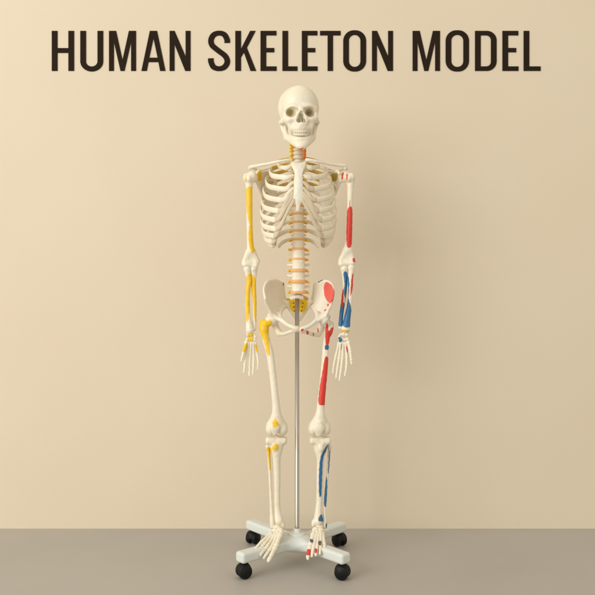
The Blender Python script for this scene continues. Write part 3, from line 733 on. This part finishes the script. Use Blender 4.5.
sculpt('sacrum', [sheet([[(287.2, 301.0, .034, .008), (292, 298.2, .022, .009), (298.2, 296.6, .018, .0105), (304.4, 298.2, .022, .009), (309.4, 301.0, .034, .008)],
                         [(288.0, 305.0, .046, .008), (293, 304.4, .040, .008), (298.2, 304.2, .040, .008), (303.4, 304.4, .040, .008), (308.6, 305.0, .046, .008)],
                         [(290.6, 311.0, .058, .006), (294, 311, .054, .007), (298.2, 311, .054, .007), (302.4, 311, .054, .007), (305.8, 311, .058, .006)],
                         [(296.4, 320.0, .062, .004), (297.4, 320, .062, .004), (298.2, 320, .062, .005), (299.2, 320, .062, .004), (300.2, 320, .062, .004)]], 7, 9),
                  bc([(284.6, 301.5, .050, .008), (289, 301.0, .040, .009), (293, 299.5, .030, .009)]), bc([(311.8, 301.5, .050, .008), (307.6, 301.0, .040, .009), (303.6, 299.5, .030, .009)]),
                  bc([(298.2, 320, .062, .005), (298.2, 326, .052, .0035)])] +
       [('-', ell(B(298.2 + s * dx, py, y), (.0030, .008, .0028)), .002) for s in (-1, 1) for dx, py, y in ((4.6, 303, .032), (4.2, 307, .042), (3.6, 311, .048))],
       sk, h=.0014, k=.005, paint=[(YEL, [(288.6, 300.4), (294, 299.6), (303, 299.6), (308, 300.4), (307.0, 308), (303.2, 313.6), (298, 310), (293.4, 313.4), (289.4, 307)]), (OLV, [(285.6, 298.5), (289.6, 298), (290.6, 300.6), (286, 301)]), (OLV, [(303, 296), (308, 297), (308.6, 300.6), (303.6, 300.2)])])

# ---- femurs
sculpt('femur', [ell(B(271.0, 320.2, -.014), .0200), bc([(270.6, 320.6, -.012, .0125), (267.0, 323.6, -.006, .0120), (264.6, 328, -.002, .0135)]), ell(B(262.8, 324.0, .002), (.0125, .016, .019)), ell(B(263.0, 331.5, .0), (.0112, .014, .017)),
    bc([(264.6, 331, -.002, .0145), (266.8, 342, -.008, .0140), (269.8, 353, -.014, .0138), (272.6, 373, -.022, .0126), (275.0, 395, -.026, .0126), (276.4, 410, -.026, .0150), (276.6, 420, -.024, .0180)]),
    bc([(275.4, 416, -.024, .012), (271.2, 424, -.016, .0150)]), bc([(278.0, 416, -.024, .012), (281.8, 424, -.016, .0160)]), ell(B(271.0, 429.0, -.014), (.0190, .027, .0225)), ell(B(282.4, 429.2, -.014), (.0200, .027, .0225)), ell(B(276.8, 424.5, -.026), (.022, .018, .022)), ('-', ell(B(277, 436.2, -.008), (.0042, .030, .0065)), .005)],
    sk, h=.0015, k=.010, paint=[(YEL, [(258.5, 322), (261.2, 318.6), (264.6, 317.6), (266, 320.8), (268.6, 320.6), (270.4, 317.6), (272.8, 318.6), (272.4, 323.6), (269.6, 327.6), (268.2, 333), (268.8, 342), (270.4, 355.8), (267.4, 355.8), (264.6, 343), (260.6, 334), (258.6, 328)]),
                                (YEL, [(275.2, 418.0), (278.8, 422.4), (278.4, 427.2), (272.2, 429), (272.2, 422)])])
sculpt('femur', [ell(B(325.2, 321.6, -.010), .0190), bc([(325.6, 322, -.008, .0120), (328.0, 325.0, -.004, .0115), (328.6, 330, -.002, .0120)]), ell(B(331.6, 325.6, .004), (.0085, .014, .016)), ell(B(330.0, 331.5, .0), (.0085, .012, .015)),
    bc([(327.2, 333, -.002, .0120), (326.0, 344, -.008, .0112), (325.2, 356, -.014, .0120), (324.0, 373, -.020, .0124), (322.0, 393, -.024, .0128), (320.6, 408, -.024, .0145), (320.0, 419, -.024, .0180)]),
    bc([(318.8, 416, -.024, .012), (314.2, 424, -.016, .0150)]), bc([(321.2, 416, -.024, .012), (325.0, 424, -.016, .0150)]), ell(B(313.4, 429.0, -.014), (.0190, .027, .0225)), ell(B(325.6, 429.2, -.014), (.0190, .027, .0222)), ell(B(319.4, 424.5, -.026), (.022, .018, .022)), ('-', ell(B(319.4, 436.2, -.008), (.0042, .030, .0065)), .005)],
    sk, h=.0015, k=.010, paint=[(RED, [(326.2, 323), (328.0, 323.2), (328.6, 332), (331.4, 327.2), (334.6, 327.6), (333.2, 334), (329.8, 338.5), (328.6, 345.5), (325.6, 345.5), (325.0, 334)]), (BLU, [(324.6, 344.8), (329.0, 344.8), (328.6, 350.2), (324.6, 349.8)]),
                                (RED, [(324.6, 357), (328.6, 356), (328.4, 375), (326.4, 398), (325.4, 405.4), (317.8, 405.4), (319.4, 388), (322.6, 370)])])
# ---- patellas
sculpt('patella', [ell(B(274.6, 427.6, -.048), (.0175, .0098, .0180)), ell(B(274.8, 432, -.046), (.010, .007, .012))], sk, h=.0013, k=.006, paint=[(YEL, [(275.2, 418.0), (278.8, 422.4), (278.2, 426.0), (273.2, 428.4), (272.0, 422.6)])])
sculpt('patella', [ell(B(318.6, 428.4, -.048), (.0205, .0100, .0195)), ell(B(318.8, 433.4, -.046), (.012, .007, .012))], sk, h=.0013, k=.006)
# ---- tibias and fibulas
sculpt('tibia', [rbox(B(270.8, 440.2, -.012), (.0185, .024, .0125), .0105), rbox(B(281.8, 440.2, -.012), (.0185, .024, .0125), .0105), bc([(270.0, 441, -.016, .010), (274.4, 450, -.016, .012)]), bc([(282.6, 441, -.016, .010), (278.4, 450, -.016, .012)]), bc([(276.4, 444, -.012, .022), (276.6, 452, -.014, .017)]), ell(B(276.4, 436.6, -.010), (.0050, .006, .007)),
    bc([(276.4, 441, -.012, .0185), (276.4, 450, -.018, .0165), (276.8, 462, -.018, .0132), (277.2, 480, -.016, .0118), (277.2, 500, -.016, .0105), (277.8, 512, -.018, .0118), (279.2, 520.5, -.022, .0162)]),
    ell(B(275.2, 447.6, -.034), (.0095, .010, .012)), ell(B(283.2, 525.0, -.022), (.0072, .012, .0130)), ('-', ell(B(277.6, 528.6, -.022), (.0120, .022, .0085)), .004)],
    sk, h=.0015, k=.009, paint=[(YEL, [(272.6, 445.2), (276.0, 443.4), (278.6, 445.0), (278.4, 449.2), (275.2, 451), (272.0, 449.0)]), (YEL, [(268.0, 447), (271.8, 447.5), (272.6, 458), (272.4, 472), (269.4, 470), (268.4, 458)])])
sculpt('fibula', [bc([(268.0, 446.6, .004, .0096), (268.6, 452, .004, .0066), (269.6, 470, .0, .0052), (270.6, 492, -.006, .0052), (271.4, 510, -.012, .0056), (272.2, 522, -.016, .0088), (272.4, 527, -.018, .0078)])], sk, h=.0013, k=.003,
    paint=[(YEL, [(266.0, 447), (271.8, 447.5), (272.6, 458), (272.4, 472), (269.4, 470), (268.2, 458)])])
sculpt('tibia', [rbox(B(314.8, 440.2, -.012), (.0185, .024, .0125), .0105), rbox(B(325.8, 440.2, -.012), (.0185, .024, .0125), .0105), bc([(314.0, 441, -.016, .010), (318.4, 450, -.016, .012)]), bc([(326.6, 441, -.016, .010), (322.4, 450, -.016, .012)]), bc([(320.4, 444, -.012, .022), (320.4, 452, -.014, .017)]), ell(B(320.4, 436.8, -.010), (.0050, .006, .007)),
    bc([(320.4, 441, -.012, .0185), (320.4, 450, -.018, .0165), (320.4, 462, -.018, .0130), (319.8, 480, -.016, .0115), (319.2, 500, -.016, .0108), (318.4, 512, -.020, .0125), (318.2, 520.5, -.024, .0170)]),
    ell(B(321.0, 448.0, -.034), (.0090, .010, .012)), ell(B(313.4, 523.4, -.024), (.0072, .012, .0130)), ('-', ell(B(319.0, 528.2, -.024), (.0115, .022, .0085)), .004)],
    sk, h=.0015, k=.009, paint=[(BLU, [(327.0, 445), (329.4, 444.2), (329.0, 448.6), (325.0, 452.6), (322.8, 459), (322.0, 480), (321.4, 497), (319.0, 497), (318.6, 480), (319.4, 462), (321.8, 453)]), (BLU, [(318.6, 517.6), (321, 514.2), (324.4, 514.0), (325.0, 518), (323.8, 521.8), (318.2, 521.4)])])
sculpt('fibula', [bc([(329.6, 446.8, .004, .0088), (329.2, 452, .004, .0060), (328.0, 470, .0, .0048), (326.0, 492, -.006, .0050), (324.6, 510, -.012, .0056), (324.8, 521, -.016, .0082), (325.0, 527, -.018, .0070)])], sk, h=.0013, k=.003,
    paint=[(BLU, [(329.2, 450), (330.4, 450), (328.8, 474), (327.6, 474)]), (BLU, [(324, 478), (327.6, 476), (326.6, 508), (323.8, 506)]), (BLU, [(325.8, 523), (328, 524), (327.4, 529), (325.6, 528)])])

# ---- feet
def foot(tars, rays, paint):
    f_ = sculpt('foot', [ell(B(a, b, y), r) for a, b, y, r in tars], sk, h=.0013, k=.003, paint=paint)
    for joints in rays:
        its = []
        for j in range(len(joints) - 1):
            p, q = B(*joints[j][:3]), B(*joints[j + 1][:3])
            u = (q - p) / np.linalg.norm(q - p)
            re, rm, re2 = joints[j][3] * 1.12, joints[j][4] * 1.25, joints[j + 1][3] * 1.12
            its.append(dumb(p + u * re * .7, q - u * re2 * .7, re, rm, 2.2, re2))
        sculpt('toe', its, f_, h=.0010, k=.0008, paint=paint, rough=.00012, it=1)
foot([(277.6, 527.4, -.020, (.0165, .020, .0120)), (278.6, 531.0, -.008, (.0150, .030, .0130)), (279.4, 535.0, .024, (.0125, .018, .015)), (280.0, 530.6, -.046, (.0135, .011, .0110)), (275.2, 531.0, -.044, (.0120, .013, .0105)),
      (281.2, 532.8, -.060, (.0075, .009, .0090)), (277.8, 533.0, -.060, (.0068, .009, .0085)), (274.6, 533.6, -.060, (.0068, .009, .0082))],
     [[(280.8, 533.6, -.066, .0090, .0062), (275.6, 547.0, -.112, .0086, .0060), (270.8, 556.6, -.146, .0068, .0056), (267.8, 562.0, -.160, .0048, .0050)],
      [(277.6, 534.0, -.066, .0070, .0042), (270.6, 548.6, -.118, .0062, .0042), (266.6, 554.0, -.138, .0052, .0040), (264.6, 556.8, -.148, .0044, .0036), (263.6, 558.8, -.154, .0034, .0032)],
      [(275.2, 534.4, -.066, .0068, .0040), (266.8, 547.0, -.114, .0058, .0040), (262.8, 551.6, -.134, .0048, .0038), (261.0, 554.0, -.144, .0042, .0034), (260.2, 555.8, -.150, .0032, .0030)],
      [(272.8, 534.0, -.064, .0064, .0040), (263.4, 545.0, -.108, .0056, .0040), (259.6, 549.0, -.126, .0048, .0036), (258.0, 551.0, -.134, .0040, .0034), (257.4, 552.2, -.140, .0032, .0030)],
      [(271.6, 532.6, -.060, .0068, .0044), (261.0, 542.6, -.100, .0058, .0042), (258.0, 545.6, -.116, .0048, .0038), (256.6, 547.2, -.124, .0040, .0034), (256.0, 548.2, -.128, .0034, .0032)]], None)
pl = [(RED, [(305.6, 549), (310.8, 549), (310.4, 555.4), (306.0, 555.4)]), (RED, [(314.4, 548.4), (317.4, 548.4), (317.2, 553.4), (314.6, 553)]), (GRY, [(309.6, 538.8), (313.6, 539.2), (312.8, 543), (309.8, 542.2)]), (GRY, [(318, 541), (321.6, 540.6), (321.4, 546), (318.6, 545)])]
foot([(319.0, 527.0, -.022, (.0165, .020, .0120)), (318.6, 530.6, -.008, (.0150, .030, .0130)), (318.4, 534.0, .024, (.0125, .018, .015)), (315.6, 530.0, -.044, (.0130, .012, .0110)), (320.6, 530.6, -.044, (.0125, .013, .0105)),
      (314.2, 532.4, -.058, (.0075, .009, .0090)), (317.2, 532.6, -.058, (.0068, .009, .0085)), (320.4, 532.8, -.058, (.0068, .009, .0082))],
     [[(313.6, 533.4, -0.066, .0088, .0060), (310.0, 545.8, -0.114, .0082, .0056), (308.2, 554.4, -0.134, .0062, .0052), (307.8, 559.8, -0.144, .0042, .0044)],
      [(316.4, 533.4, -0.066, .0068, .0042), (313.6, 547.2, -0.120, .0060, .0042), (312.4, 552.4, -0.136, .0050, .0038), (312.0, 555.2, -0.144, .0042, .0034), (311.9, 557.2, -0.150, .0034, .0030)],
      [(318.6, 533.6, -0.066, .0066, .0040), (317.0, 547.0, -0.118, .0058, .0040), (316.2, 551.8, -0.134, .0048, .0036), (315.9, 554.4, -0.142, .0042, .0034), (315.8, 556.2, -0.148, .0032, .0030)],
      [(320.8, 533.4, -0.064, .0064, .0040), (320.6, 546.0, -0.114, .0056, .0040), (320.2, 550.4, -0.128, .0046, .0036), (320.0, 552.8, -0.136, .0040, .0034), (319.9, 554.4, -0.142, .0032, .0030)],
      [(322.6, 532.8, -0.056, .0066, .0044), (324.4, 544.6, -0.108, .0056, .0042), (324.6, 548.6, -0.120, .0046, .0036), (324.6, 550.8, -0.128, .0040, .0034), (324.5, 552.4, -0.132, .0033, .0032)]], pl)

# ---- labels for the bones whose paint sets them apart
for o in list(sk.children):
    k = o.name.split('.')[0]
    if k not in ('humerus', 'ulna', 'radius', 'femur', 'tibia', 'fibula'): continue
    vs = o.data.vertices
    left = sum(v.co.x for v in vs) / len(vs) < 0
    colr = 'yellow' if left else {'humerus': 'red', 'femur': 'red and blue', 'ulna': 'blue and red', 'radius': 'blue and red', 'tibia': 'blue', 'fibula': 'blue'}[k]
    o['label'] = f'{k} with {colr} painted patches'
